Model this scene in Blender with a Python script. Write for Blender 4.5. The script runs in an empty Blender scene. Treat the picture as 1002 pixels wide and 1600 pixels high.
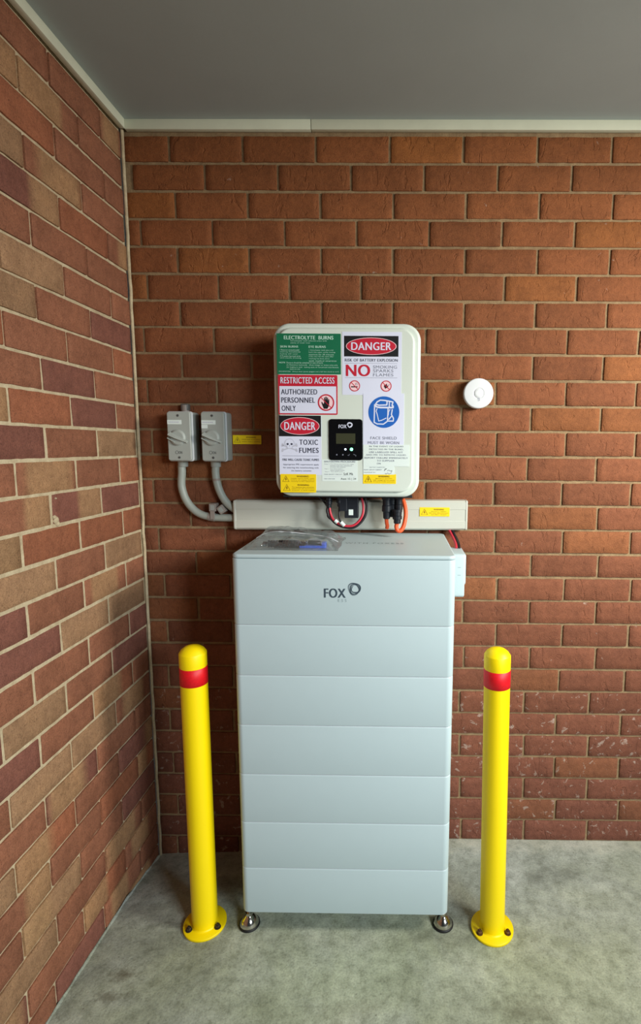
import bpy, bmesh, math, random
from mathutils import Vector, Matrix, noise
random.seed(7)
PI = math.pi
scn = bpy.context.scene
COL = scn.collection
S = 0.001                      # everything below is measured in millimetres

# ------------------------------------------------------------------ camera
cam_d = bpy.data.cameras.new('camera'); cam = bpy.data.objects.new('camera', cam_d); COL.objects.link(cam)
cam_d.sensor_fit = 'VERTICAL'; cam_d.sensor_height = 24.0
cam_d.lens = 830.58 / 1600 * 24.0
cam_d.shift_x = -(611.77 - 501) / 1600
cam_d.shift_y = (806.01 - 800) / 1600
cam_d.clip_start = 0.02; cam_d.clip_end = 200
R = ((0.9999227769969723, -0.008569688027416977, 0.009000027209738116),
     (0.010038257173504848, 0.13003071477124445, -0.9914591502472488),
     (0.00732621563850388, 0.9914729313819873, 0.1301066981412799))
m4 = Matrix(R).to_4x4(); m4.translation = Vector((0.90432, -1.86487, 1.49604))
cam.matrix_world = m4
scn.camera = cam

# ------------------------------------------------------------------ light: daylight entering the open front and side of the carport
world = bpy.data.worlds.new('sky'); scn.world = world; world.use_nodes = True
bg = world.node_tree.nodes['Background']
bg.inputs[0].default_value = (0.80, 0.92, 1.0, 1); bg.inputs[1].default_value = 0.03

def area(name, loc, target, sx, sy, power, color, spread=180):
    d = bpy.data.lights.new(name, 'AREA'); d.shape = 'RECTANGLE'; d.size = sx; d.size_y = sy
    d.energy = power; d.color = color; d.spread = math.radians(spread)
    o = bpy.data.objects.new(name, d); COL.objects.link(o)
    o.location = loc
    o.rotation_euler = (Vector(target) - Vector(loc)).to_track_quat('-Z', 'Y').to_euler()
    return o
area('daylight_front', (3.6, -3.9, 2.3), (0.85, -0.1, 0.8), 1.2, 1.1, 62, (0.86, 0.95, 1.0), 110)
area('daylight_side', (2.6, -1.1, 2.0), (1.3, -0.15, 1.2), 0.45, 0.45, 25, (1.0, 0.96, 0.86), 125)

scn.view_settings.view_transform = 'Standard'
scn.view_settings.look = 'None'
scn.view_settings.gamma = 1
scn.view_settings.use_curve_mapping = False
scn.view_settings.exposure = 0.0

# ------------------------------------------------------------------ materials
def lin(c):
    return tuple(((v / 255) / 12.92 if v / 255 <= 0.04045 else ((v / 255 + 0.055) / 1.055) ** 2.4) for v in c)
MATS = {}
def mat(name, rgb, rough=0.5, metal=0.0, bump=0.0, bscale=300, var=0.0, vscale=20, emit=None, spec=0.5):
    if name in MATS: return MATS[name]
    m = bpy.data.materials.new(name); m.use_nodes = True; nt = m.node_tree
    b = nt.nodes['Principled BSDF']; c = lin(rgb)
    b.inputs['Base Color'].default_value = (*c, 1); b.inputs['Roughness'].default_value = rough
    b.inputs['Metallic'].default_value = metal; b.inputs['Specular IOR Level'].default_value = spec
    tc = nt.nodes.new('ShaderNodeTexCoord')
    n = nt.nodes.new('ShaderNodeTexNoise'); n.inputs['Scale'].default_value = vscale; n.inputs['Detail'].default_value = 4
    nt.links.new(tc.outputs['Object'], n.inputs['Vector'])
    mx = nt.nodes.new('ShaderNodeMix'); mx.data_type = 'RGBA'
    k = max(var, 0.015)
    mx.inputs[6].default_value = (*[v * (1 - k) for v in c], 1); mx.inputs[7].default_value = (*[min(1, v * (1 + k)) for v in c], 1)
    nt.links.new(n.outputs['Fac'], mx.inputs[0]); nt.links.new(mx.outputs[2], b.inputs['Base Color'])
    if bump:
        n2 = nt.nodes.new('ShaderNodeTexNoise'); n2.inputs['Scale'].default_value = bscale; n2.inputs['Detail'].default_value = 3
        nt.links.new(tc.outputs['Object'], n2.inputs['Vector'])
        bp = nt.nodes.new('ShaderNodeBump'); bp.inputs['Strength'].default_value = bump; bp.inputs['Distance'].default_value = 0.001
        nt.links.new(n2.outputs['Fac'], bp.inputs['Height']); nt.links.new(bp.outputs[0], b.inputs['Normal'])
    if emit:
        b.inputs['Emission Color'].default_value = (*lin(rgb), 1); b.inputs['Emission Strength'].default_value = emit
    MATS[name] = m
    return m

def ramp(nt, fac, stops):
    r = nt.nodes.new('ShaderNodeValToRGB'); e = r.color_ramp.elements
    while len(e) < len(stops): e.new(0.5)
    for i, (p, c) in enumerate(stops):
        e[i].position = p; e[i].color = (*c, 1) if len(c) == 3 else c
    nt.links.new(fac, r.inputs[0]); return r.outputs[0]
def noise_n(nt, vec, scale, detail=4, rough=0.55, dist=0.0):
    n = nt.nodes.new('ShaderNodeTexNoise'); n.inputs['Scale'].default_value = scale; n.inputs['Detail'].default_value = detail
    n.inputs['Roughness'].default_value = rough; n.inputs['Distortion'].default_value = dist
    nt.links.new(vec, n.inputs['Vector']); return n.outputs['Fac']
def mixc(nt, fac, a, b, mode='MIX'):
    m = nt.nodes.new('ShaderNodeMix'); m.data_type = 'RGBA'; m.blend_type = mode
    for s, v in ((0, fac), (6, a), (7, b)):
        if hasattr(v, 'is_linked') or hasattr(v, 'links'): nt.links.new(v, m.inputs[s])
        elif isinstance(v, (int, float)): m.inputs[s].default_value = v
        else: m.inputs[s].default_value = (*v, 1)
    return m.outputs[2]
def mathn(nt, op, a, b):
    m = nt.nodes.new('ShaderNodeMath'); m.operation = op
    for i, v in enumerate((a, b)):
        if isinstance(v, (int, float)): m.inputs[i].default_value = v
        else: nt.links.new(v, m.inputs[i])
    return m.outputs[0]
def mapping(nt, vec, scale, loc=(0, 0, 0)):
    mp = nt.nodes.new('ShaderNodeMapping'); mp.inputs['Scale'].default_value = scale; mp.inputs['Location'].default_value = loc
    nt.links.new(vec, mp.inputs['Vector']); return mp.outputs[0]

def brick_mat(name, crease, grain=0.9):
    m = bpy.data.materials.new(name); m.use_nodes = True; nt = m.node_tree; b = nt.nodes['Principled BSDF']
    at = nt.nodes.new('ShaderNodeAttribute'); at.attribute_name = 'brick_colour'
    tc = nt.nodes.new('ShaderNodeTexCoord'); P = tc.outputs['Object']
    # coarse firing blotches and fine grain
    n1 = noise_n(nt, P, 14, 5); n2 = noise_n(nt, P, 260, 3, 0.7); n3 = noise_n(nt, P, 60, 4, 0.65, 0.4)
    g = ramp(nt, n1, [(0.25, (0.80, 0.78, 0.76)), (0.5, (1, 1, 1)), (0.8, (1.16, 1.14, 1.10))])
    c = mixc(nt, 1.0, at.outputs['Color'], g, 'MULTIPLY')
    g2 = ramp(nt, n3, [(0.3, (0.82, 0.8, 0.8)), (0.55, (1, 1, 1)), (0.75, (1.12, 1.14, 1.16))])
    c = mixc(nt, 1.0, c, g2, 'MULTIPLY')
    g3 = ramp(nt, n2, [(0.30, (0.62, 0.62, 0.62)), (0.5, (1, 1, 1)), (0.70, (1.2, 1.2, 1.2))])
    c = mixc(nt, grain, c, g3, 'MULTIPLY')
    # iron specks burnt into the clay
    vo = nt.nodes.new('ShaderNodeTexVoronoi'); vo.inputs['Scale'].default_value = 170; nt.links.new(P, vo.inputs['Vector'])
    sk = ramp(nt, vo.outputs['Distance'], [(0.16, (1, 1, 1)), (0.27, (0, 0, 0))]); sk2 = ramp(nt, noise_n(nt, P, 90, 2), [(0.5, (0, 0, 0)), (0.6, (1, 1, 1))])
    c = mixc(nt, mathn(nt, 'MULTIPLY', mathn(nt, 'MULTIPLY', sk, sk2), 0.6 if grain > .8 else 0.25), c, (0.05, 0.025, 0.018))
    # lime and mortar splashes
    sp = noise_n(nt, mapping(nt, P, (1, 1, 1), (3, 1, 7)), 38, 3, 0.6, 0.6)
    thr = mathn(nt, 'SUBTRACT', 0.80, mathn(nt, 'MULTIPLY', at.outputs['Alpha'], 0.20))
    sf = mathn(nt, 'MULTIPLY', mathn(nt, 'SUBTRACT', sp, thr), 14.0)
    cl = nt.nodes.new('ShaderNodeClamp'); nt.links.new(sf, cl.inputs[0])
    c = mixc(nt, mathn(nt, 'MULTIPLY', cl.outputs[0], 0.55), c, (0.50, 0.40, 0.33))
    nt.links.new(c, b.inputs['Base Color'])
    b.inputs['Roughness'].default_value = 0.82; b.inputs['Specular IOR Level'].default_value = 0.3
    # drag creases
    cr = noise_n(nt, mapping(nt, P, (1.0, 1.0, 0.42)), 34, 3, 0.5, 1.6)
    crv = ramp(nt, cr, [(0.33, (0, 0, 0)), (0.385, (1, 1, 1))])
    h = mathn(nt, 'ADD', mathn(nt, 'MULTIPLY', crv, crease), mathn(nt, 'MULTIPLY', n2, 0.5))
    h = mathn(nt, 'ADD', h, mathn(nt, 'MULTIPLY', n3, 0.6))
    bp = nt.nodes.new('ShaderNodeBump'); bp.inputs['Strength'].default_value = 0.9; bp.inputs['Distance'].default_value = 0.0038
    nt.links.new(h, bp.inputs['Height']); nt.links.new(bp.outputs[0], b.inputs['Normal'])
    return m
M_brick_back = brick_mat('creased red brick', 0.42, 0.6)
M_brick_left = brick_mat('wirecut brick', 0.12)
def mortar_mat(name, c0, c1):
    m = bpy.data.materials.new(name); m.use_nodes = True; nt = m.node_tree; b = nt.nodes['Principled BSDF']
    P = nt.nodes.new('ShaderNodeTexCoord').outputs['Object']
    n = noise_n(nt, P, 30, 6, 0.7)
    nt.links.new(ramp(nt, n, [(0.3, lin(c0)), (0.7, lin(c1))]), b.inputs['Base Color'])
    b.inputs['Roughness'].default_value = 0.95
    bp = nt.nodes.new('ShaderNodeBump'); bp.inputs['Strength'].default_value = 0.8; bp.inputs['Distance'].default_value = 0.003
    nt.links.new(noise_n(nt, P, 180, 4, 0.7), bp.inputs['Height']); nt.links.new(bp.outputs[0], b.inputs['Normal'])
    return m
M_mortar = mortar_mat('mortar', (128, 104, 76), (164, 138, 102))
M_mortar_l = mortar_mat('pale mortar', (176, 156, 124), (214, 198, 164))

def concrete_mat():
    m = bpy.data.materials.new('trowelled concrete'); m.use_nodes = True; nt = m.node_tree; b = nt.nodes['Principled BSDF']
    P = nt.nodes.new('ShaderNodeTexCoord').outputs['Object']
    a = noise_n(nt, P, 3.2, 6, 0.62, 0.8); f = noise_n(nt, P, 26, 6, 0.72); s = noise_n(nt, P, 170, 3, 0.7)
    c = ramp(nt, a, [(0.28, lin((120, 124, 112))), (0.42, lin((150, 155, 142))), (0.56, lin((170, 175, 163))), (0.72, lin((192, 195, 184)))])
    c = mixc(nt, 1.0, c, ramp(nt, f, [(0.3, (0.64, 0.64, 0.60)), (0.5, (1, 1, 1)), (0.72, (1.28, 1.28, 1.26))]), 'MULTIPLY')
    c = mixc(nt, 0.75, c, ramp(nt, s, [(0.3, (0.66, 0.66, 0.66)), (0.5, (1, 1, 1)), (0.75, (1.22, 1.22, 1.22))]), 'MULTIPLY')
    hue = noise_n(nt, mapping(nt, P, (1, 1, 1), (5, 2, 0)), 1.7, 4, 0.6, 0.5)
    c = mixc(nt, 1.0, c, ramp(nt, hue, [(0.38, (0.97, 1.0, 0.86)), (0.60, (0.98, 1.0, 1.04))]), 'MULTIPLY')
    sp_ = nt.nodes.new('ShaderNodeSeparateXYZ'); nt.links.new(P, sp_.inputs[0])
    dust = ramp(nt, mathn(nt, 'ADD', mathn(nt, 'MULTIPLY', sp_.outputs[1], 5.0), mathn(nt, 'MULTIPLY', f, 0.9)), [(0.10, (0, 0, 0)), (0.55, (1, 1, 1))])
    c = mixc(nt, mathn(nt, 'MULTIPLY', dust, 0.5), c, lin((196, 190, 172)))
    # small pits
    v = nt.nodes.new('ShaderNodeTexVoronoi'); v.inputs['Scale'].default_value = 28; nt.links.new(P, v.inputs['Vector'])
    pit = ramp(nt, v.outputs['Distance'], [(0.05, (1, 1, 1)), (0.09, (0, 0, 0))])
    c = mixc(nt, mathn(nt, 'MULTIPLY', pit, 0.45), c, lin((92, 90, 78)))
    # oily stains with their own place on the slab
    sep = nt.nodes.new('ShaderNodeSeparateXYZ'); nt.links.new(P, sep.inputs[0])
    for (sx, sy, rx, ry, amt) in ((0.137, -0.535, 0.042, 0.026, 0.75), (0.12, -0.60, 0.05, 0.02, 0.45), (0.80, -0.63, 0.14, 0.05, 0.25), (1.27, -0.62, 0.13, 0.05, 0.3)):
        dx = mathn(nt, 'DIVIDE', mathn(nt, 'SUBTRACT', sep.outputs[0], sx), rx); dy = mathn(nt, 'DIVIDE', mathn(nt, 'SUBTRACT', sep.outputs[1], sy), ry)
        q = mathn(nt, 'SQRT', mathn(nt, 'ADD', mathn(nt, 'MULTIPLY', dx, dx), mathn(nt, 'MULTIPLY', dy, dy)), 0)
        q = mathn(nt, 'ADD', q, mathn(nt, 'MULTIPLY', mathn(nt, 'SUBTRACT', f, 0.5), 2.2))
        k = ramp(nt, q, [(0.2, (1, 1, 1)), (1.0, (0, 0, 0))])
        c = mixc(nt, mathn(nt, 'MULTIPLY', k, amt), c, lin((92, 86, 66)))
    nt.links.new(c, b.inputs['Base Color'])
    b.inputs['Roughness'].default_value = 0.7; b.inputs['Specular IOR Level'].default_value = 0.35
    bp = nt.nodes.new('ShaderNodeBump'); bp.inputs['Strength'].default_value = 0.5; bp.inputs['Distance'].default_value = 0.0015
    nt.links.new(mathn(nt, 'ADD', s, mathn(nt, 'MULTIPLY', f, 2.0)), bp.inputs['Height']); nt.links.new(bp.outputs[0], b.inputs['Normal'])
    return m
M_conc = concrete_mat()
M_ceil = mat('grey ceiling paint', (164, 174, 174), 0.85, bump=0.3, bscale=60, var=0.06, vscale=5)
M_trim = mat('cream trim paint', (216, 218, 196), 0.6, bump=0.3, bscale=80, var=0.10, vscale=14)
M_white = mat('battery white', (188, 206, 210), 0.42, bump=0.06, bscale=1500)
M_inv = mat('inverter white', (214, 223, 213), 0.42, bump=0.06, bscale=1500)
M_invd = mat('black casing', (20, 22, 24), 0.5)
M_grey_pl = mat('grey plastic', (166, 172, 166), 0.5, bump=0.08, bscale=700)
M_grey_rim = mat('grey plastic rim', (200, 204, 206), 0.45)
M_grey_dk = mat('dark grey plastic', (95, 97, 95), 0.5)
M_conduit = mat('conduit grey', (162, 169, 160), 0.45)
M_clip = mat('clip grey', (150, 140, 132), 0.55)
M_duct = mat('duct white', (200, 202, 190), 0.42)
M_yel = mat('yellow powder coat', (255, 224, 0), 0.42, bump=0.12, bscale=900, spec=0.4)
M_red = mat('red reflective tape', (222, 8, 26), 0.5, var=0.22, vscale=160)
M_bolt = mat('rusty bolt', (110, 82, 58), 0.45, metal=0.7, var=0.3, vscale=300)
M_bolt2 = mat('dark bolt', (70, 62, 54), 0.45, metal=0.6, var=0.3, vscale=300)
M_chrome = mat('chrome', (205, 200, 192), 0.16, metal=1.0)
M_rub = mat('rubber', (16, 16, 17), 0.6)
M_alarm = mat('alarm white', (222, 225, 228), 0.5)
M_alarm_s = mat('alarm shade', (205, 208, 212), 0.5)
M_blk = mat('gloss black', (8, 9, 12), 0.25)
M_blkp = mat('black plug', (24, 28, 36), 0.42)
M_org = mat('orange cable', (240, 92, 42), 0.45)
M_cred = mat('red cable', (196, 44, 62), 0.4)
M_cblk = mat('black cable', (26, 22, 26), 0.45)
M_blue = mat('blue plastic', (40, 92, 214), 0.35)
M_silver = mat('silver metal', (210, 215, 220), 0.2, metal=1.0)
# printed inks
I_white = mat('print white', (222, 226, 246), 0.5)
I_paper = mat('label white', (226, 238, 234), 0.5)
I_green = mat('print green', (8, 108, 72), 0.5)
I_red = mat('print red', (196, 26, 52), 0.5)
I_black = mat('print black', (14, 14, 18), 0.5)
I_navy = mat('print navy', (44, 46, 66), 0.5)
I_grey = mat('print grey', (126, 130, 146), 0.5)
I_lgrey = mat('print light grey', (196, 198, 214), 0.5)
I_blue = mat('print blue', (20, 98, 190), 0.5)
I_yel = mat('print yellow', (248, 214, 8), 0.5)
I_brown = mat('print brown', (120, 84, 10), 0.5)
I_pink = mat('print pink', (246, 208, 214), 0.5)
I_mint = mat('print mint', (190, 228, 210), 0.5)
I_screen = mat('lcd screen', (62, 64, 46), 0.25)
I_logo = mat('logo slate', (58, 74, 86), 0.5)
I_logol = mat('logo pale slate', (138, 156, 160), 0.5)
E_blue = mat('blue led', (190, 215, 255), 0.3, emit=3.0)
E_green = mat('green led', (120, 255, 180), 0.3, emit=3.0)

# ------------------------------------------------------------------ mesh builder (millimetres)
class MB:
    def __init__(self):
        self.v = []; self.f = []; self.mi = []; self.mats = []; self.sm = []
    def m(self, material):
        if material not in self.mats: self.mats.append(material)
        return self.mats.index(material)
    def add(self, vs, fs, material, smooth=False):
        o = len(self.v); self.v += [tuple(p) for p in vs]; k = self.m(material)
        for f in fs: self.f.append(tuple(i + o for i in f)); self.mi.append(k); self.sm.append(smooth)
    def build(self, name, parent=None, loc=None, crease=None):
        me = bpy.data.meshes.new(name)
        L = Vector(loc) if loc else (Vector(parent['_o']) if parent is not None and '_o' in parent else Vector((0, 0, 0)))
        me.from_pydata([((p[0] - L[0]) * S, (p[1] - L[1]) * S, (p[2] - L[2]) * S) for p in self.v], [], self.f)
        for k in self.mats: me.materials.append(k)
        me.polygons.foreach_set('material_index', self.mi); me.polygons.foreach_set('use_smooth', self.sm)
        bm = bmesh.new(); bm.from_mesh(me); bmesh.ops.recalc_face_normals(bm, faces=bm.faces) if crease is None else None; bm.to_mesh(me); bm.free()
        me.update()
        o = bpy.data.objects.new(name, me); COL.objects.link(o)
        if parent is not None: o.parent = parent
        else: o.location = L * S
        o['_o'] = tuple(L) if parent is None else tuple(parent.get('_o', (0, 0, 0)))
        return o
    # --- solids
    def box(self, x0, x1, y0, y1, z0, z1, M, b=0.0):
        self.rprism('z', (x0, x1, y0, y1), z0, z1, max(b, 0.01), min(b, 1e9) , M, seg=2 if b else 1)
    def rprism(self, axis, rect, t0, t1, r, b, M, seg=6, smooth=True, front=None):
        """rounded rectangle extruded along an axis, with edges rounded by b"""
        a0, a1, c0, c1 = rect
        def ring(inset, t):
            rr = max(r - inset, 0.01); pts = []
            for (cx, cy, s) in ((a1 - inset - rr, c1 - inset - rr, 0), (a0 + inset + rr, c1 - inset - rr, 1), (a0 + inset + rr, c0 + inset + rr, 2), (a1 - inset - rr, c0 + inset + rr, 3)):
                for i in range(seg + 1):
                    q = PI / 2 * (s + i / seg); u, w = cx + rr * math.cos(q), cy + rr * math.sin(q)
                    pts.append({'z': (u, w, t), 'y': (u, t, w), 'x': (t, u, w)}[axis])
            return pts
        rings = []
        if b > 0:
            n = 3
            for i in range(n + 1):
                q = PI / 2 * i / n; rings.append(ring(b * (1 - math.sin(q)), t0 + b * (1 - math.cos(q))))
            for i in range(n + 1):
                q = PI / 2 * i / n; rings.append(ring(b * (1 - math.cos(q)), t1 - b + b * math.sin(q)))
        else: rings = [ring(0, t0), ring(0, t1)]
        n = len(rings[0]); vs = [p for g in rings for p in g]; fs = []
        for k in range(len(rings) - 1):
            for i in range(n):
                j = (i + 1) % n; fs.append((k * n + i, k * n + j, (k + 1) * n + j, (k + 1) * n + i))
        self.add(vs, fs, M, smooth and b > 0)
        self.add(rings[0], [tuple(range(n))], M); self.add(rings[-1], [tuple(range(n))], M)
    def lathe(self, c, prof, M, seg=32, axis='z', smooth=True, cap=True):
        vs = []
        for r, t in prof:
            for i in range(seg):
                q = 2 * PI * i / seg; u, w = r * math.cos(q), r * math.sin(q)
                vs.append({'z': (c[0] + u, c[1] + w, c[2] + t), 'y': (c[0] + u, c[1] + t, c[2] + w), 'x': (c[0] + t, c[1] + u, c[2] + w)}[axis])
        fs = []
        for k in range(len(prof) - 1):
            for i in range(seg):
                j = (i + 1) % seg; fs.append((k * seg + i, k * seg + j, (k + 1) * seg + j, (k + 1) * seg + i))
        self.add(vs, fs, M, smooth)
        if cap:
            n = len(prof) - 1
            self.add(vs[:seg], [tuple(range(seg))], M); self.add(vs[n * seg:], [tuple(range(seg))], M)
    def cyl(self, p0, p1, r0, M, r1=None, seg=16, smooth=True):
        self.tube([p0, p1], r0, M, seg, r1=r1, raw=True, smooth=smooth)
    def tube(self, pts, r, M, seg=12, r1=None, raw=False, smooth=True, sub=6):
        P = [Vector(p) for p in pts]
        if not raw:
            Q = []
            for i in range(len(P) - 1):
                a = P[i - 1] if i else P[0] * 2 - P[1]; b = P[i]; c = P[i + 1]; d = P[i + 2] if i + 2 < len(P) else P[-1] * 2 - P[-2]
                for k in range(sub):
                    t = k / sub
                    Q.append(0.5 * ((2 * b) + (c - a) * t + (2 * a - 5 * b + 4 * c - d) * t * t + (3 * b - a - 3 * c + d) * t ** 3))
            P = Q + [P[-1]]
        vs = []; up = None
        for i, p in enumerate(P):
            t = (P[min(i + 1, len(P) - 1)] - P[max(i - 1, 0)]).normalized()
            if up is None:
                up = Vector((0, 0, 1)) if abs(t.z) < 0.9 else Vector((1, 0, 0))
            up = (up - t * up.dot(t)).normalized(); s = t.cross(up)
            rr = r if r1 is None else r + (r1 - r) * i / (len(P) - 1)
            for k in range(seg):
                q = 2 * PI * k / seg; vs.append(p + (up * math.cos(q) + s * math.sin(q)) * rr)
        fs = []
        for k in range(len(P) - 1):
            for i in range(seg):
                j = (i + 1) % seg; fs.append((k * seg + i, k * seg + j, (k + 1) * seg + j, (k + 1) * seg + i))
        self.add(vs, fs, M, smooth); self.add(vs[:seg], [tuple(range(seg))], M); self.add(vs[-seg:], [tuple(range(seg))], M)
    # --- flat print on a plane y = const facing -y; poly is a list of (x, z)
    def poly(self, pts, y, M):
        self.add([(x, y, z) for x, z in pts], [tuple(range(len(pts)))], M)
    def rect(self, x0, x1, z0, z1, y, M): self.poly([(x0, z0), (x1, z0), (x1, z1), (x0, z1)], y, M)
    def ell(self, cx, cz, rx, rz, y, M, n=40): self.poly([(cx + rx * math.cos(2 * PI * i / n), cz + rz * math.sin(2 * PI * i / n)) for i in range(n)], y, M)
    def band(self, pts, w, y, M, closed=False):
        n = len(pts); vs = []
        for i, (x, z) in enumerate(pts):
            a = pts[(i - 1) % n] if closed or i else pts[i]; b = pts[(i + 1) % n] if closed or i < n - 1 else pts[i]
            d = Vector((b[0] - a[0], b[1] - a[1])); d = d.normalized() if d.length > 1e-9 else Vector((1, 0))
            ww = w[i] if isinstance(w, (list, tuple)) else w
            vs += [(x - d.y * ww / 2, y, z + d.x * ww / 2), (x + d.y * ww / 2, y, z - d.x * ww / 2)]
        fs = [(2 * i, 2 * i + 1, (2 * i + 3) % (2 * n), (2 * i + 2) % (2 * n)) for i in range(n if closed else n - 1)]
        self.add(vs, fs, M)
    def ring(self, cx, cz, r, w, y, M, n=36): self.band([(cx + r * math.cos(2 * PI * i / n), cz + r * math.sin(2 * PI * i / n)) for i in range(n)], w, y, M, True)
    def text(self, s, x0, x1, z0, z1, y, M, bold=0.0, flat_z=None, space=1.08):
        """lettering fitted to a rectangle; on a y plane, or lying on a z plane"""
        vs, fs, bb = glyphs(s, 0.0, space)
        if bold and flat_z is None:      # a heavier face: the same letters struck three times, a hair apart
            dx = bold * (x1 - x0) / (bb[1] - bb[0]) * 1.1
            for k, q in enumerate((-1, 0, 1)): self.text(s, x0 + dx + q * dx, x1 - dx + q * dx, z0, z1, y - .012 * k, M, 0.0, None, space)
            return
        sx = (x1 - x0) / (bb[1] - bb[0]); sz = (z1 - z0) / (bb[3] - bb[2])
        if flat_z is None: self.add([(x0 + (a - bb[0]) * sx, y, z0 + (b - bb[2]) * sz) for a, b in vs], fs, M)
        else: self.add([(x0 + (a - bb[0]) * sx, z0 + (b - bb[2]) * sz, flat_z) for a, b in vs], fs, M)

_g = {}
def glyphs(s, bold, space):
    key = (s, bold, space)
    if key in _g: return _g[key]
    cu = bpy.data.curves.new('lettering', 'FONT'); cu.body = s; cu.resolution_u = 5; cu.space_character = space
    cu.space_line = 0.95
    ob = bpy.data.objects.new('lettering', cu); COL.objects.link(ob)
    dg = bpy.context.evaluated_depsgraph_get(); me = bpy.data.meshes.new_from_object(ob.evaluated_get(dg))
    vs = [(v.co.x, v.co.y) for v in me.vertices]; fs = [tuple(p.vertices) for p in me.polygons]
    bpy.data.objects.remove(ob); bpy.data.curves.remove(cu); bpy.data.meshes.remove(me)
    xs = [a for a, b in vs]; zs = [b for a, b in vs]
    _g[key] = (vs, fs, (min(xs), max(xs), min(zs), max(zs))); return _g[key]

def thing(name, loc, label, cat, group=None):
    o = bpy.data.objects.new(name, None); COL.objects.link(o); o.empty_display_size = 0.05
    o.location = Vector(loc) * S; o['_o'] = tuple(loc)
    return tag(o, label, cat, group)
def tag(o, label, cat, group=None):
    o['label'] = label; o['category'] = cat
    if group: o['group'] = group
    return o
def struct(o): o['kind'] = 'structure'; return o

# ------------------------------------------------------------------ brick walls
def jit(a): return (random.random() - 0.5) * 2 * a
def brick_wall(name, axis, length, rows, brick_m, mortar_m, colour, zlow):
    """rows: list of (z0, z1, offset of a perpend); bricks are one mesh with the mortar behind them"""
    mb = MB(); cols = []
    def W(u, d, z):    # u along the wall, d out of the wall
        return (u, -d, z) if axis == 'x' else (d, -u, z)
    gap = 4.2
    top = max(r[1] for r in rows) + 60
    # mortar bed: a subdivided sheet standing 4 mm behind the brick faces
    o0 = len(mb.v); nu, nz = int(length / 60), 45; vs = []; fs = []
    for j in range(nz + 1):
        for i in range(nu + 1):
            u = length * i / nu; z = zlow + (top - zlow) * j / nz
            deep = -5.0 if axis == 'x' else (-1.8 - 4.2 * min(1.0, max(0.0, abs(z - 1150) - 330) / 350.0))
            d = deep + 1.4 * noise.noise(Vector((u * 0.013, z * 0.013, 3 if axis == 'x' else 9)))
            vs.append(W(u, d, z))
    for j in range(nz):
        for i in range(nu):
            a = j * (nu + 1) + i; fs.append((a, a + 1, a + nu + 2, a + nu + 1))
    mb.add(vs, fs, mortar_m, True); cols += [(1, 1, 1, 0)] * len(vs)
    # back of the wall
    vs = [W(0, -3 - 100, zlow), W(length, -103, zlow), W(length, -103, top), W(0, -103, top)]
    vs += [W(0, -6, zlow), W(length, -6, zlow), W(length, -6, top), W(0, -6, top)]
    mb.add(vs, [(0, 1, 2, 3), (0, 1, 5, 4), (3, 2, 6, 7), (1, 2, 6, 5), (0, 3, 7, 4)], mortar_m); cols += [(1, 1, 1, 0)] * 8
    for ri, (z0, z1, off) in enumerate(rows):
        u = off - 240 * math.ceil(off / 240)
        while u < length:
            a, b = u + gap + jit(0.9), u + 240 - gap + jit(0.9)
            a2, b2 = max(a, 7.0), min(b, length)
            u += 240
            if b2 - a2 < 16: continue
            c0 = z0 + gap + jit(1.1); c1 = z1 - gap + jit(1.1)
            nx = max(2, int((b2 - a2) / 20)); seed = random.random() * 100
            col = colour(ri, a2, c0)
            vs = []; fs = []
            # ring layers: outer ring deep, outer ring at face edge, face grid
            us = [a2, a2 + .4] + [a2 + 2.0 + (b2 - a2 - 4.0) * i / nx for i in range(nx + 1)] + [b2 - .4, b2]
            zs = [c0, c0 + .4, c0 + 2.0, (c0 + c1) / 2 - 12, (c0 + c1) / 2 + 12, c1 - 2.0, c1 - .4, c1]
            nu_, nz_ = len(us), len(zs)
            tilt = jit(0.6)
            for j, z in enumerate(zs):
                for i, uu in enumerate(us):
                    edge = i in (0, nu_ - 1) or j in (0, nz_ - 1)
                    n1 = noise.noise(Vector((uu * 0.05 + seed, z * 0.05, 1))); n2 = noise.noise(Vector((uu * 0.05 + seed, z * 0.05, 8)))
                    du = dz = 0
                    if i <= 1 or i >= nu_ - 2: du = 1.5 * n1 * (1 if i < 2 or i > nu_ - 3 else .7)
                    if j <= 1 or j >= nz_ - 2: dz = 1.5 * n2
                    if edge: d = -8.5
                    elif i in (1, nu_ - 2) or j in (1, nz_ - 2): d = -1.3 + 0.7 * n1 + tilt
                    else: d = 0.0 + 0.7 * n1 + tilt
                    if (i <= 1 and j <= 1): du += 1.2; dz += 1.2
                    if (i <= 1 and j >= nz_ - 2): du += 1.2; dz -= 1.2
                    if (i >= nu_ - 2 and j <= 1): du -= 1.2; dz += 1.2
                    if (i >= nu_ - 2 and j >= nz_ - 2): du -= 1.2; dz -= 1.2
                    vs.append(W(uu + du, d, z + dz))
                    k = col[4] if len(col) > 4 else None
                    cc = col[:4]
                    if k:           # a paler flash band burnt onto the brick
                        t = max(0.0, 1 - abs(((uu - a2) / (b2 - a2)) - k[0]) / k[1]); t = min(.8, t * 4)
                        cc = tuple(col[q] * (1 - t) + k[2][q] * t for q in range(3)) + (col[3],)
                    cols.append(cc)
            for j in range(nz_ - 1):
                for i in range(nu_ - 1):
                    q = j * nu_ + i; fs.append((q, q + 1, q + nu_ + 1, q + nu_))
            inner = [f for f in fs if not any((q % nu_ in (0, nu_ - 1)) or (q // nu_ in (0, nz_ - 1)) for q in f)]
            mb.add(vs, inner, brick_m, True); mb.add(vs, [f for f in fs if f not in inner], brick_m, False); cols += cols[-len(vs):]
    ob = mb.build(name, crease=True)
    at = ob.data.color_attributes.new('brick_colour', 'FLOAT_COLOR', 'POINT')
    at.data.foreach_set('color', [c for q in cols for c in q])
    return struct(ob)

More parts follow.
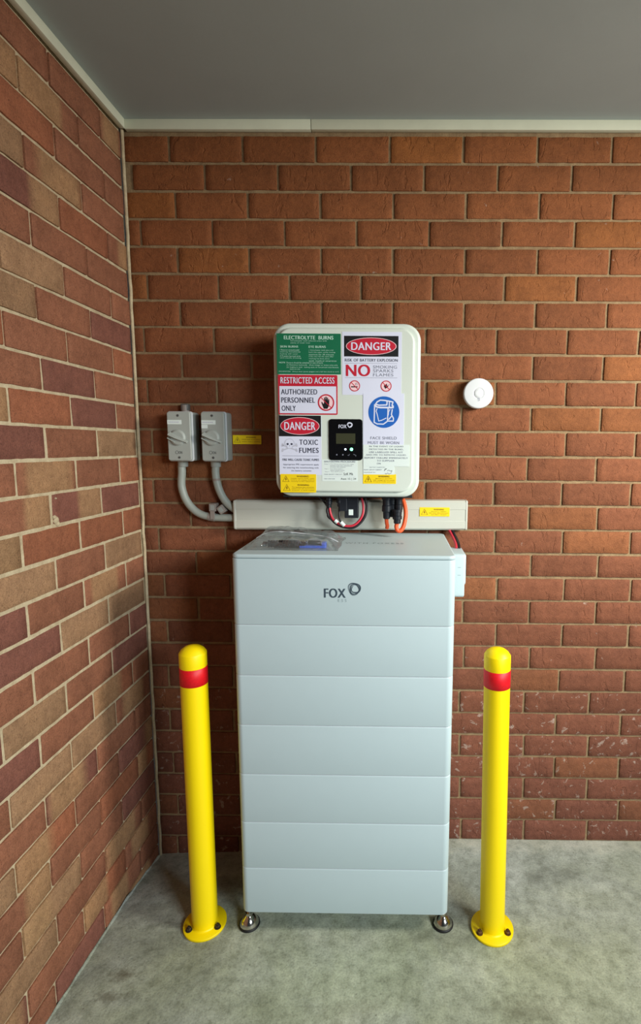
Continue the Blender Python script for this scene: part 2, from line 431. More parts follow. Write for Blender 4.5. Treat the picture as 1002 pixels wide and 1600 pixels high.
off_b = {28: 153, 27: 27, 26: 166, 25: 46, 24: 166, 23: 60, 22: 167, 21: 39, 20: 165, 19: 42, 18: 166, 17: 50, 16: 161, 15: 46, 14: 174, 13: 56, 12: 187, 11: 69, 10: 188, 9: 71, 8: 197, 7: 68, 6: 183, 5: 64, 4: 189, 3: 68, 2: 194, 1: 78, 0: 203, -1: 70}
rows_b = [(86 * k, 86 * (k + 1), off_b[k]) for k in range(-1, 29)]
off_l = {-11: 128, -10: 9, -9: 122, -8: 9, -7: 123, -6: 5, -5: 122, -4: 5, -3: 128, -2: 4, -1: 132, 0: 11, 1: 130, 2: 9, 3: 129, 4: 8, 5: 130, 6: 8, 7: 126, 8: 5, 9: 122, 10: 240, 11: 121, 12: 240, 13: 121, 14: 237, 15: 114, 16: 239, 17: 139, 18: 5}
rows_l = [(1541.2 - 87.15 * (m + 1), 1541.2 - 87.15 * m, off_l[m]) for m in range(-11, 19)]

def shade(c, k): return tuple(v * k for v in lin(c))
def col_back(ri, u, z):
    t = max(0.0, min(1.0, z / 2400.0))
    hi = lin((138, 82, 46)); lo = lin((124, 76, 60)); r = random.random()
    c = [lo[i] * (1 - t) + hi[i] * t for i in range(3)]
    k = 0.88 + 0.24 * r
    if random.random() < 0.10: c = [c[0] * 1.12, c[1] * 1.16, c[2] * 0.95]
    sp = 0.95 if z < 560 else (0.62 if z < 900 else (0.42 if z < 1300 else (0.2 if z < 1900 else 0.45)))
    return (c[0] * k, c[1] * k, c[2] * k, max(0, sp + jit(0.12)))
TAN = ((4, 610), (6, 368), (6, 126), (8, 600), (10, 360), (10, 600), (12, 850), (0, 125), (-4, 600), (-5, 480), (-8, 610), (14, 610), (4, 128), (15, 720))
def col_left(ri, u, z):
    r = random.random(); k = 0.9 + 0.2 * random.random()
    if r < 0.62: c = lin((172, 112, 84))
    elif r < 0.80: c = lin((154, 98, 82))
    elif r < 0.84: c = lin((178, 138, 100))
    else: c = lin((180, 112, 80))
    m, cu = ri - 11, u + 115
    if any(mm == m and abs(cu - yy) < 95 for mm, yy in TAN): c = lin((184, 142, 106))
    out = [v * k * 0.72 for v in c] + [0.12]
    if random.random() < 0.2: out.append((random.random(), 0.25 + 0.3 * random.random(), lin((172, 134, 96))))
    return tuple(out)
wall_back = brick_wall('wall_back', 'x', 3600, rows_b, M_brick_back, M_mortar, col_back, -140)
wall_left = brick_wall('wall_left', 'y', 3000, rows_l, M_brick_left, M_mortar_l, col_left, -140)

# ------------------------------------------------------------------ floor: the slab dips gently towards the back left corner
def floor_z(x, y):
    gx = max(0.0, min(1.0, (1150 - x) / 800)); gx = gx * gx * (3 - 2 * gx)
    ex = math.exp(-max(0, x) / 250.0)
    return -50 * max(0.0, min(1.0, (800 + y) / 800)) * ex - (60 - 30 * ex) * max(0.0, min(1.0, (250 + y) / 250)) * gx
def build_floor():
    mb = MB(); xs = [-10 + 25 * i for i in range(64)] + [1600 + 200 * i for i in range(1, 24)]
    ys = [8 - 20 * i for i in range(64)] + [-1300 - 200 * i for i in range(22)]
    vs = []
    for y in ys:
        for x in xs: vs.append((x, y, floor_z(x, y) + 1.0 * noise.noise(Vector((x * 0.004, y * 0.004, 2)))))
    n = len(xs); fs = [(j * n + i, (j + 1) * n + i, (j + 1) * n + i + 1, j * n + i + 1) for j in range(len(ys) - 1) for i in range(n - 1)]
    mb.add(vs, fs, M_conc, True)
    # slab edge below
    x0, x1, y0, y1 = xs[0], xs[-1], ys[-1], ys[0]
    mb.add([(x0, y0, -190), (x1, y0, -190), (x1, y1, -190), (x0, y1, -190)], [(0, 1, 2, 3)], M_conc)
    return struct(mb.build('floor', crease=True))
build_floor()

# ragged bead of mortar where the left wall meets the slab
mb = MB(); vs = []; fs = []; N = 110
for i in range(N):
    y = -4 - i * 18.0; w = 5 + 5 * noise.noise(Vector((i * 0.35, 0, 5))); h = 3 + 4 * noise.noise(Vector((i * 0.4, 3, 5)))
    z = floor_z(5, y)
    vs += [(0.5, y, z + h + 3), (w * 0.5, y, z + h), (w, y, z + h * 0.3), (w + 4, y, z - 2), (0.5, y, z - 4)]
for i in range(N - 1):
    for k in range(5):
        a = i * 5 + k; b = i * 5 + (k + 1) % 5; fs.append((a, b, b + 5, a + 5))
mb.add(vs, fs, M_conc, True); struct(mb.build('trim_1'))

# lumps of mortar smeared on the left wall
mb = MB()
for cy, cz, rr in ((-473, 1294, 11), (-468, 1284, 8), (-480, 1303, 6), (-470, 1352, 3)):
    vs = []; fs = []
    for a in range(7):
        for b in range(12):
            q = 2 * PI * b / 12; k = a / 6; r_ = rr * math.cos(k * PI / 2) * (1 + .3 * noise.noise(Vector((b * .9, a, cy))))
            vs.append((-2 + 6 * math.sin(k * PI / 2), cy + r_ * math.cos(q), cz + r_ * math.sin(q)))
    for a in range(6):
        for b in range(12): fs.append((a * 12 + b, a * 12 + (b + 1) % 12, a * 12 + 12 + (b + 1) % 12, a * 12 + 12 + b))
    mb.add(vs, fs, M_mortar_l, True)
struct(mb.build('trim_7'))

# mortar line up the corner
mb = MB(); pts = []
for i in range(90):
    z = -80 + i * 29.4
    pts.append((5.0 + 2.0 * noise.noise(Vector((i * 0.5, 1, 1))), -4.5 + 2.0 * noise.noise(Vector((i * 0.5, 4, 1))), z))
mb.tube(pts, 5.5, M_mortar_l, seg=8, sub=2); struct(mb.build('trim_2'))

# ceiling sheet and its timber bead
mb = MB()
mb.add([(-110, 110, 2531), (3600, 110, 2531), (3600, -2600, 2531), (-110, -2600, 2531), (-110, 110, 2560), (3600, 110, 2560), (3600, -2600, 2560), (-110, -2600, 2560)],
       [(0, 1, 2, 3), (4, 5, 6, 7), (0, 1, 5, 4), (1, 2, 6, 5), (2, 3, 7, 6), (3, 0, 4, 7)], M_ceil)
struct(mb.build('ceiling'))
mb = MB(); mb.rprism('x', (-2690, -2600, 2200, 2531), -110, 3600, 2, 1, M_ceil, seg=2); struct(mb.build('shade_beam'))      # unseen beam, added to shade the upper walls from the front daylight
mb = MB(); mb.rprism('x', (-17, 0, 2501, 2531), 20, 619, 0.8, 0.8, M_trim, seg=2); struct(mb.build('trim_3'))
mb = MB(); mb.rprism('x', (-17, 0, 2501, 2531), 621, 3600, 0.8, 0.8, M_trim, seg=2); struct(mb.build('trim_4'))
mb = MB(); mb.rprism('y', (4, 21, 2502, 2531), -2600, -17.5, 0.8, 0.8, M_trim, seg=2); struct(mb.build('trim_5'))

# ------------------------------------------------------------------ printed warning signs
def tri_sign(mb, cx, cz, r, y, kind='!'):
    a = [(cx, cz + r), (cx + r * 0.95, cz - r * 0.68), (cx - r * 0.95, cz - r * 0.68)]
    mb.band(a, r * 0.16, y, I_brown, True)
    mb.poly([(cx + r * .05, cz + r * .5), (cx - r * .28, cz - r * .05), (cx - .02 * r, cz - .05 * r), (cx - .1 * r, cz - .5 * r), (cx + .3 * r, cz + .08 * r), (cx + .03 * r, cz + .08 * r), (cx + .2 * r, cz + .5 * r)], y - .02, I_brown)
def warn_block(mb, x0, x1, z0, z1, y, lines, rows_n):
    h = z1 - z0; w = x1 - x0
    tri_sign(mb, x0 + h * 0.52, z0 + h * 0.44, h * 0.40, y)
    xl = x0 + h * 1.02
    xm = (xl + x1) / 2; mb.text('WARNING', xm - w * .18, xm + w * .18, z1 - h * .30, z1 - h * .12, y, I_brown, .02)
    for i, s in enumerate(lines):
        zt = z1 - h * (.40 + .54 * i / len(lines)); hh = h * .34 / len(lines)
        ww = (x1 - xl) * (0.47 if len(s) > 16 else 0.36)
        mb.text(s, xm - ww, xm + ww, zt - hh, zt, y, I_brown)
def sheet(mb, x0, x1, z0, z1, y, M, t=0.5, r=1.0):
    mb.rprism('y', (x0, x1, z0, z1), y, y + t, r, 0, M, seg=2)
def danger_head(mb, x0, x1, z0, z1, y):
    mb.rect(x0, x1, z0, z1, y - .3, I_black); cx, cz = (x0 + x1) / 2, (z0 + z1) / 2; w, h = x1 - x0, z1 - z0
    mb.ell(cx, cz, w * .465, h * .42, y - .5, I_pink); mb.ell(cx, cz, w * .452, h * .395, y - .7, I_red)
    mb.text('DANGER', cx - w * .37, cx + w * .37, cz - h * .19, cz + h * .19, y - .9, I_white, .025)
def logo_ring(mb, cx, cz, rx, rz, y, M, lines=3, w=1.0):
    for j in range(lines):
        pts = []; ws = []
        for i in range(48):
            q = 2 * PI * i / 48; ph = j * 0.33
            k = (1 - 0.10 * j) * (1 + 0.085 * math.cos(3 * (q - 0.35) + ph * 2))
            pts.append((cx + rx * k * math.cos(q) + j * rx * .04, cz + rz * k * math.sin(q))); ws.append(w * (1.0 + 0.7 * math.sin(q * 1 + j * 2.4)))
        mb.band(pts, ws, y - .05 * j, M, True)

# ------------------------------------------------------------------ inverter on the back wall
inv = thing('inverter', (748, 0, 1335), 'off-white wall-mounted inverter box covered in safety stickers above the white cable duct', 'inverter')
def ip(mb, name, parent=inv): return mb.build(name, parent)
mb = MB(); mb.rprism('y', (535, 960, 1345, 1858), -100, -2, 30, 4, M_invd); ip(mb, 'rear_casing')
mb = MB(); mb.rprism('y', (520, 976, 1335, 1868), -178, -98, 52, 9, M_inv, seg=10); body = ip(mb, 'housing')
mb = MB(); mb.rprism('y', (535, 957, 1351, 1852), -190, -176, 44, 6, M_inv, seg=10); ip(mb, 'front_cover')
mb = MB(); mb.rprism('y', (540, 956, 1331, 1338), -165, -100, 2, 1, M_invd, seg=2); ip(mb, 'bottom_gasket')
Y = -190.5
# green first aid sign
mb = MB(); x0, x1, z0, z1 = 534.5, 731, 1713, 1834; sheet(mb, x0, x1, z0, z1, Y, I_green)
def ln(s, u0, u1, v0, v1, M=I_mint, bold=0.0):
    mb.text(s, x0 + (x1 - x0) * u0, x0 + (x1 - x0) * u1, z1 - (z1 - z0) * v1, z1 - (z1 - z0) * v0, Y - .4, M, bold)
ln('ELECTROLYTE  BURNS', .115, .885, .055, .145, bold=.03)
ln('Immediately wash affected areas with', .22, .78, .165, .20); ln('plenty of water then', .22, .52, .215, .25)
ln('SKIN BURNS', .055, .335, .295, .345, bold=.02); ln('EYE BURNS', .50, .765, .295, .35, bold=.02)
for i, (s, u) in enumerate((('1 Remove contaminated', .35), ('   clothing immediately', .37), ('   flushing with water', .33), ('2 Protect burned area', .37), ('   with sterile dressing', .38))): ln(s, .05, u, .385 + .05 * i, .42 + .05 * i)
for i, (s, u) in enumerate((('1 Immediately wash eyes and', .88), ('   hold lids open while rinsing', .91), ('   continue for 20 minutes', .89), ('2 Do not rub the eyes after', .89), ('   washing has been done', .82), ('   seek medical attention', .93))): ln(s, .50, u, .39 + .052 * i, .425 + .052 * i)
ln('NOTE', .035, .13, .695, .73, bold=.02); ln('Doctors should be consulted in case of burns', .15, .72, .695, .735)
ln('(1) Potassium hydroxide   dilute vinegar or lemon juice only', .15, .95, .755, .795); ln('(2) Sulphuric acid   baking soda or household bicarbonate', .15, .965, .81, .85); ln('required also', .2, .36, .86, .895)
ln('PREVENTION   Always wear gloves goggles and a full face shield at work', .03, .97, .92, .955)
ip(mb, 'first_aid_sign')['label'] = 'green electrolyte burns sign with white text'
# restricted access
mb = MB(); x0, x1, z0, z1 = 536.5, 720, 1591, 1711; sheet(mb, x0, x1, z0, z1, Y - .4, I_red, .9, 3)
mb.rect(x0 + 4, x1 - 4, z0 + 4, z1 - 34, Y - .7, I_white); Y2 = Y - 1.0
mb.text('RESTRICTED ACCESS', x0 + 8, x1 - 9, z1 - 26, z1 - 7, Y2, I_white, .02)
mb.text('AUTHORIZED', x0 + 9, x0 + 121, z1 - 59, z1 - 43, Y2, I_navy, .02)
mb.text('PERSONNEL', x0 + 9, x0 + 114, z1 - 84, z1 - 68, Y2, I_navy, .02)
mb.text('ONLY', x0 + 10, x0 + 54, z1 - 109, z1 - 93, Y2, I_navy, .02)
cx, cz = x0 + 148, z0 + 37
mb.ell(cx, cz, 23, 23, Y2 + .1, I_pink)
hand = [(-7, -19), (4, -19), (9, -10), (10, 2), (10, 10), (7.5, 11), (6.5, 3), (6, 15), (3, 16), (2.3, 4), (1.5, 18), (-1.6, 18), (-2, 4), (-3, 16), (-6, 15), (-6, 0), (-8, -5), (-12, 2), (-15, 1), (-11, -10)]
mb.poly([(cx + a, cz + b) for a, b in hand], Y2 - .1, I_black)
mb.ring(cx, cz, 23.5, 4, Y2 - .2, I_red); mb.band([(cx - 16, cz + 16), (cx + 16, cz - 16)], 2.2, Y2 - .25, I_red)
ip(mb, 'restricted_access_sign')['label'] = 'white sign with red header and struck-out hand'
# toxic fumes
mb = MB(); x0, x1, z0, z1 = 536, 669, 1404, 1588; sheet(mb, x0, x1, z0, z1, Y, I_white)
danger_head(mb, 536.5, 668, 1524, 1588, Y); Y2 = Y - .4
mb.text('TOXIC', 600, 658, 1498, 1514, Y2, I_navy, .02, space=1.2); mb.text('FUMES', 599, 660, 1473, 1489, Y2, I_navy, .02, space=1.15)
cx, cz = 569, 1503
mb.ell(cx, cz, 15.5, 14, Y2, I_lgrey); mb.ell(cx, cz, 13.5, 12, Y2 - .1, I_white); mb.rprism('y', (cx - 9, cx + 9, cz - 17, cz - 6), Y2 - .15, Y2 + .1, 3, 0, I_lgrey, seg=2)
mb.rprism('y', (cx - 7, cx + 7, cz - 15, cz - 4), Y2 - .2, Y2 + .1, 3, 0, I_white, seg=2)
mb.ell(cx - 6, cz - 3, 3.6, 3, Y2 - .3, I_navy, 14); mb.ell(cx + 6.5, cz - 3, 3.6, 3, Y2 - .3, I_navy, 14); mb.poly([(cx - 1.8, cz - 9.5), (cx + 1.8, cz - 9.5), (cx, cz - 6.5)], Y2 - .3, I_grey)
for s in (-1, 1):
    mb.band([(cx - 21 * s, cz - 6), (cx + 21 * s, cz - 22)], 4, Y2 - .02 - .01 * s, I_lgrey)
    for e in (-1, 1):
        bx, bz = cx + 21 * s * e, cz - 14 - 8 * e
        mb.ell(bx, bz + 2.2, 3.4, 3.2, Y2 - .02, I_lgrey, 12); mb.ell(bx + e * s * 1.5, bz - 2.2, 3.4, 3.2, Y2 - .03, I_lgrey, 12)
mb.rect(546, 660, 1463, 1464, Y2, I_grey)
mb.text('FIRE WILL CAUSE TOXIC FUMES', 546, 661, 1448, 1455, Y2, I_navy, .02)
mb.text('Appropriate PPE requirements apply', 548, 660, 1433, 1439, Y2, I_navy); mb.text('for entering the room/working with', 548, 659, 1423, 1429, Y2, I_navy); mb.text('the battery contents', 573, 636, 1413.5, 1419.5, Y2, I_navy)
ip(mb, 'toxic_fumes_sign')['label'] = 'white toxic fumes sign with skull under a black danger header'
# double yellow
mb = MB(); x0, x1, z0, z1 = 538.5, 651, 1348.5, 1406.5; sheet(mb, x0, x1, z0, z1, Y - .4, I_yel, .9)
warn_block(mb, x0 + 3, x1 - 3, 1378, 1405, Y - .8, ['Multiple sources of DC supply', 'isolate all supply before', 'working on this equipment'], 3)
warn_block(mb, x0 + 5, x1 - 3, 1350, 1378, Y - .8, ['To isolate the inverter', 'operate all isolators', 'inverter is dual supply'], 3)
ip(mb, 'warning_label')['label'] = 'yellow label with two stacked warnings'
# battery explosion sign
mb = MB(); x0, x1, z0, z1 = 735, 917, 1652, 1840; sheet(mb, x0, x1, z0, z1, Y, I_white)
danger_head(mb, 741, 907, 1767, 1828, Y); Y2 = Y - .4
mb.text('RISK OF BATTERY EXPLOSION', 743, 905, 1752, 1760.5, Y2, I_navy, .012)
mb.rect(743, 904, 1746.5, 1747.2, Y2, I_grey); mb.rect(743, 904, 1703.5, 1704.2, Y2, I_grey)
mb.text('NO', 746, 821, 1708, 1743, Y2, I_red, .03)
mb.text('SMOKING', 830, 903, 1731.5, 1740.5, Y2, I_grey); mb.text('SPARKS', 830, 892, 1720, 1729, Y2, I_grey); mb.text('FLAMES', 830, 892, 1708, 1717, Y2, I_grey)
for k, cx in enumerate((773, 870)):
    cz = 1679
    mb.ell(cx, cz, 15, 15, Y2, I_pink)
    if k == 0:
        mb.rect(cx - 11, cx + 9, cz - 4.5, cz - 1, Y2 - .1, I_black); mb.ring(cx + 7, cz + 6, 3, 1.0, Y2 - .1, I_grey, 12); mb.band([(cx + 3, cz + 1), (cx + 2, cz + 6), (cx + 6, cz + 10)], 1.0, Y2 - .1, I_grey)
    else:
        mb.poly([(cx - 4, cz - 6), (cx + 4, cz - 6), (cx + 7, cz), (cx + 3, cz + 1), (cx + 2, cz + 8), (cx - 2, cz + 4), (cx - 5, cz + 6), (cx - 7, cz - 1)], Y2 - .1, I_black)
        mb.poly([(cx - 2, cz - 9), (cx, cz - 6.5), (cx - 4, cz - 6)], Y2 - .1, I_black); mb.band([(cx + 5, cz + 1), (cx + 11, cz + 5)], 1.6, Y2 - .1, I_grey)
    mb.ring(cx, cz, 15.5, 2.6, Y2 - .2, I_red); mb.band([(cx - 10.5, cz + 10.5), (cx + 10.5, cz - 10.5)], 2.2, Y2 - .25, I_red)
ip(mb, 'battery_explosion_sign')['label'] = 'white no smoking sign under a black danger header'
# face shield sign
mb = MB(); x0, x1, z0, z1 = 799, 926, 1498, 1657; sheet(mb, x0, x1, z0, z1, Y - .5, I_white, 1.0); Y2 = Y - .9
cx, cz, q = 863.5, 1600, 48 / 24.2
mb.ell(cx, cz, 48, 48, Y2, I_blue, 56); Y3 = Y2 - .2
_k = [0]
def st(pts, w=4.0):
    for a, b in zip(pts[:-1], pts[1:]):
        _k[0] += 1; mb.band([(cx + (p - 405) * .2, cz - (q - 355) * .2) for p, q in (a, b)], w, Y3 - .008 * _k[0], I_white); mb.ell(cx + (b[0] - 405) * .2, cz - (b[1] - 355) * .2, w / 2, w / 2, Y3 - .008 * _k[0] - .004, I_white, 10)
st([(262, 235), (255, 510), (300, 535), (400, 538), (462, 492), (470, 300)], 3.6)
st([(262, 240), (290, 275), (350, 285), (545, 285), (545, 260)], 5.0)
st([(275, 235), (300, 200), (350, 172), (430, 178), (455, 190), (450, 245), (330, 250), (285, 238)], 4.0)
st([(440, 180), (500, 190), (545, 200), (530, 250), (550, 275)], 4.0)
st([(490, 190), (487, 290)], 3.5)
st([(300, 300), (285, 340), (300, 380), (325, 490), (370, 480), (440, 445)], 2.6)
st([(500, 310), (478, 350), (475, 400)], 2.6); st([(535, 310), (522, 390), (555, 450), (550, 490), (470, 490)], 3.6); st([(478, 470), (520, 420)], 3.4)
mb.text('FACE SHIELD', 822, 904, 1516.5, 1525, Y2, I_grey, .01); mb.text('MUST BE WORN', 814, 912, 1502, 1510.5, Y2, I_grey, .01)
ip(mb, 'face_shield_sign')['label'] = 'white sign with round blue face shield symbol'
# liquid notice
mb = MB(); x0, x1, z0, z1 = 799.5, 944, 1433, 1500; sheet(mb, x0, x1, z0, z1, Y - .9, I_paper, 1.4); Y2 = Y - 1.3
for i, (s, a, b) in enumerate((('IN THE EVENT OF LIQUID', .13, .87), ('DETECTED IN THE BUND,', .13, .87), ('USE LABELLED SPILL KIT', .13, .86), ('AND PPE TO REMOVE LIQUID.', .06, .94), ('REPORT FAILURE IMMEDIATELY', .03, .97), ('TO SUPPLIER', .30, .68), ('ON', .30, .38))):
    mb.text(s, x0 + (x1 - x0) * a, x0 + (x1 - x0) * b, z1 - 8.2 - i * 8.8, z1 - 3 - i * 8.8, Y2, I_grey, .01)
ip(mb, 'spill_notice')['label'] = 'white typed notice about liquid spills'
mb = MB(); x0, x1, z0, z1 = 799.5, 897, 1407, 1434; sheet(mb, x0, x1, z0, z1, Y - .5, I_paper, 1.0); Y2 = Y - .9
mb.text('BATTERY CHEMISTRY', 820, 868, 1428, 1431, Y2, I_grey); mb.text('SHORT CIRCUIT CURRENT', 802, 858, 1420, 1423.5, Y2, I_grey); mb.text('MAXIMUM DC', 802, 838, 1412, 1415, Y2, I_grey)
mb.band([(866, 1418), (869, 1426), (874, 1426), (869, 1422)], 1.3, Y2, I_black); mb.band([(875, 1419), (880, 1421), (886, 1418), (890, 1421), (888, 1414)], 1.1, Y2, I_black); mb.band([(868, 1411), (872, 1409), (876, 1412), (881, 1409), (888, 1412)], 1.1, Y2, I_black)
ip(mb, 'battery_rating_label')['label'] = 'small white label with handwriting above the yellow one'
mb = MB(); x0, x1, z0, z1 = 799, 903, 1378, 1408; sheet(mb, x0, x1, z0, z1, Y - .3, I_yel, .8)
warn_block(mb, x0 + 2, x1 - 3, z0 + 1, z1 - 1, Y - .8, ['Battery system', 'high voltage do not touch', 'live parts inside enclosure'], 3)
ip(mb, 'warning_label')['label'] = 'single yellow warning label at the lower right of the cover'
# shutdown procedure
mb = MB(); x0, x1, z0, z1 = 669.5, 782, 1385, 1453; sheet(mb, x0, x1, z0, z1, Y, I_paper); Y2 = Y - .4
mb.text('SHUTDOWN PROCEDURE', 677, 775, 1444, 1449, Y2, I_grey, .02)
for s, a, b, z in (('Step 1', 678, 692, 1437), ('Turn off the main switch AC supply', 696, 770, 1437), ('located in the main switchboard', 696, 764, 1432.5), ('inverter AC isolator', 696, 745, 1428), ('Step 2   Turn off the battery', 678, 735, 1422), ('isolator beside inverter', 696, 742, 1418), ('Step 3   Turn off PV array', 679, 735, 1413), ('MAX SHORT CIRCUIT', 677, 733, 1405), ('MAX VOLTAGE', 677, 710, 1391)):
    mb.text(s, a, b, z - .2, z + 3.0, Y2, I_grey)
mb.rect(677, 775, 1399.5, 1399.9, Y2, I_lgrey)
mb.text('SoK Mk', 738, 768, 1404, 1412, Y2, I_black); mb.text('Aust 15 | 24', 729, 777, 1388, 1396, Y2, I_black)
ip(mb, 'shutdown_label')['label'] = 'white shutdown procedure label with handwritten entries'
# display
mb = MB(); mb.rprism('y', (692, 798, 1451, 1578), -193, -189, 10, 1, M_blk, seg=8)
mb.text('FOX', 723, 748, 1550, 1561, -193.3, I_white, .03); logo_ring(mb, 758, 1560, 6.8, 6.8, -193.3, I_white, 2, 2.4)
for cx in (717, 736): mb.ell(cx, 1468, 2.3, 2.3, -193.3, I_grey, 12)
mb.band([(751, 1467), (754, 1465.5), (757, 1470)], 1.2, -193.3, I_grey); mb.band([(769, 1470), (773, 1468), (777, 1467), (776, 1463)], 1.2, -193.3, I_grey)
disp = ip(mb, 'display_panel')
mb = MB(); mb.rprism('y', (715, 775, 1502, 1534), -193.6, -192.5, 1, 0, I_screen, seg=2); mb.build('screen', disp)
mb = MB(); mb.lathe((744, -193.2, 1485), [(3.2, 0), (3.2, -1.2), (1.5, -1.8)], E_blue, 14, 'y'); mb.build('indicator_light', disp)['label'] = 'blue indicator light'
mb = MB(); mb.lathe((763, -193.2, 1485), [(5, 0), (5, -1.2), (2, -2.0)], E_green, 14, 'y'); mb.build('indicator_light', disp)['label'] = 'green indicator light'

# plugs and cables under the inverter
def plug(parent, name, x, y, zt, zb, r, hexr=None, lab=None):
    mb = MB(); h = zt - zb
    mb.lathe((x, y, zb), [(r * .62, 0), (r * .75, h * .04), (r * .78, h * .28), (r, h * .32), (r, h * .55), (r * .86, h * .58), (r * .86, h * .8), (r * 1.05, h * .82), (r * 1.05, h)], M_blkp, 14, smooth=False)
    o = mb.build(name, parent)
    if lab: o['label'] = lab
    return o
# DC connectors (orange) are parts of the box's wiring
plug(inv, 'connector', 873, -118, 1336, 1257, 16); plug(inv, 'connector', 892, -110, 1336, 1262, 13.5)
plug(inv, 'connector', 913, -122, 1336, 1268, 13)
plug(inv, 'connector', 908, -130, 1290, 1243, 15.5)
plug(inv, 'cable_gland', 681, -115, 1336, 1290, 11); plug(inv, 'cable_gland', 716, -118, 1336, 1296, 9)
mb = MB()
mb.rprism('y', (733, 779, 1258, 1332), -118, -92, 3, 2, M_blkp, seg=3)
mb.rprism('y', (716, 742, 1282, 1334), -126, -100, 4, 2, M_blkp, seg=3)
dg_ = mb.build('communication_module', inv)
mb = MB(); mb.rect(747, 762, 1268, 1287, -118.4, I_paper); mb.build('sticker', dg_)['label'] = 'small white sticker'
ca = thing('cable_loop', (740, -100, 1335), 'black and red cable loop with white tags hanging under the inverter', 'cable')
mb = MB()
mb.tube([(679, -115, 1300), (676, -118, 1280), (684, -120, 1262), (705, -122, 1240), (730, -122, 1229), (760, -120, 1226), (785, -116, 1242), (802, -112, 1268), (806, -108, 1300), (797, -104, 1336)], 4.5, M_cblk); mb.build('black_cable', ca)
mb = MB(); mb.tube([(640, -100, 1332), (660, -106, 1315), (678, -112, 1290), (680, -124, 1262), (712, -126, 1246)], 3.5, M_cblk); mb.build('black_cable', ca)
mb = MB(); mb.tube([(716, -112, 1305), (715, -118, 1270), (718, -124, 1252), (726, -127, 1240)], 3.2, M_cblk); mb.build('black_cable', ca)
mb = MB(); mb.tube([(683, -118, 1295), (688, -122, 1270), (700, -127, 1250), (728, -128, 1235), (760, -126, 1234), (782, -122, 1250), (794, -118, 1275), (794, -112, 1305), (786, -106, 1336)], 4.0, M_cred); mb.build('red_cable', ca)
for p, q in (((703, -131, 1252), (711, -132, 1244)), ((722, -132, 1246), (734, -133, 1234))):
    mb = MB(); mb.cyl(p, q, 6.2, I_paper, seg=10); mb.build('tag', ca)
oc = tag(None or (lambda mb: (mb.tube([(909, -128, 1250), (905, -130, 1232), (911, -130, 1219), (922, -128, 1221), (931, -122, 1240), (936, -112, 1275), (930, -98, 1310), (915, -85, 1336)], 7.0, M_org), mb.build('orange_cable', loc=(915, -110, 1250)))[1])(MB()), 'orange cable looped from the black plug back up behind it', 'cable', None)
oc2 = tag((lambda mb: (mb.tube([(872, -118, 1262), (873, -117, 1245), (875, -112, 1233), (874, -106, 1224)], 6.5, M_org), mb.build('orange_cable', loc=(873, -115, 1240)))[1])(MB()), 'short orange cable stub under the left black plug', 'cable', None)

# ------------------------------------------------------------------ cable duct
duct = thing('cable_duct', (745, 0, 1256), 'long white plastic cable duct fixed to the bricks below the inverter', 'duct')
mb = MB(); pr = [(0, 1206), (-44, 1206), (-50, 1212), (-50, 1236), (-49, 1238), (-49, 1276), (-50, 1278), (-50, 1302), (-44, 1308), (0, 1308)]
def duct_x(mb, x0, x1, pr, M, dz0=0, dz1=0):
    n = len(pr); vs = [(x0, y, z + dz0) for y, z in pr] + [(x1, y, z + dz1) for y, z in pr]
    mb.add(vs, [(i, (i + 1) % n, n + (i + 1) % n, n + i) for i in range(n)] + [tuple(range(n)), tuple(range(n, 2 * n))], M)
duct_x(mb, 347, 1145, pr, M_duct, -1, 4); mb.build('lid', duct)
pr2 = [(a - (2 if a < 0 else 0), b + (-2 if b < 1250 else 2)) for a, b in pr]
mb = MB(); mb.rprism('x', (-50.6, 0, 1204.6, 1307.4), 341, 352, 9, 4, M_duct, seg=4); mb.build('end_cap', duct)
mb = MB(); mb.rprism('x', (-50.6, 0, 1209.6, 1312.4), 1142, 1150, 7, 2.5, M_duct, seg=4); mb.build('end_cap', duct)
mb = MB(); sheet(mb, 985, 1088, 1257.5, 1288.5, -51, I_yel, .8); warn_block(mb, 987, 1086, 1259, 1287, -51.4, ['Battery cables', 'do not disconnect', 'under load'], 3)
mb.build('warning_label', duct)

# yellow label on the bricks
mb = MB(); sheet(mb, 334, 433, 1499, 1530, -3.2, I_yel, 2.0); warn_block(mb, 335, 431, 1500.5, 1528.5, -3.6, ['Multiple supply sources present', 'isolate before working'], 2)
tag(mb.build('warning_label', loc=(383, -2, 1499)), 'yellow warning label stuck on the bricks right of the switches', 'label')

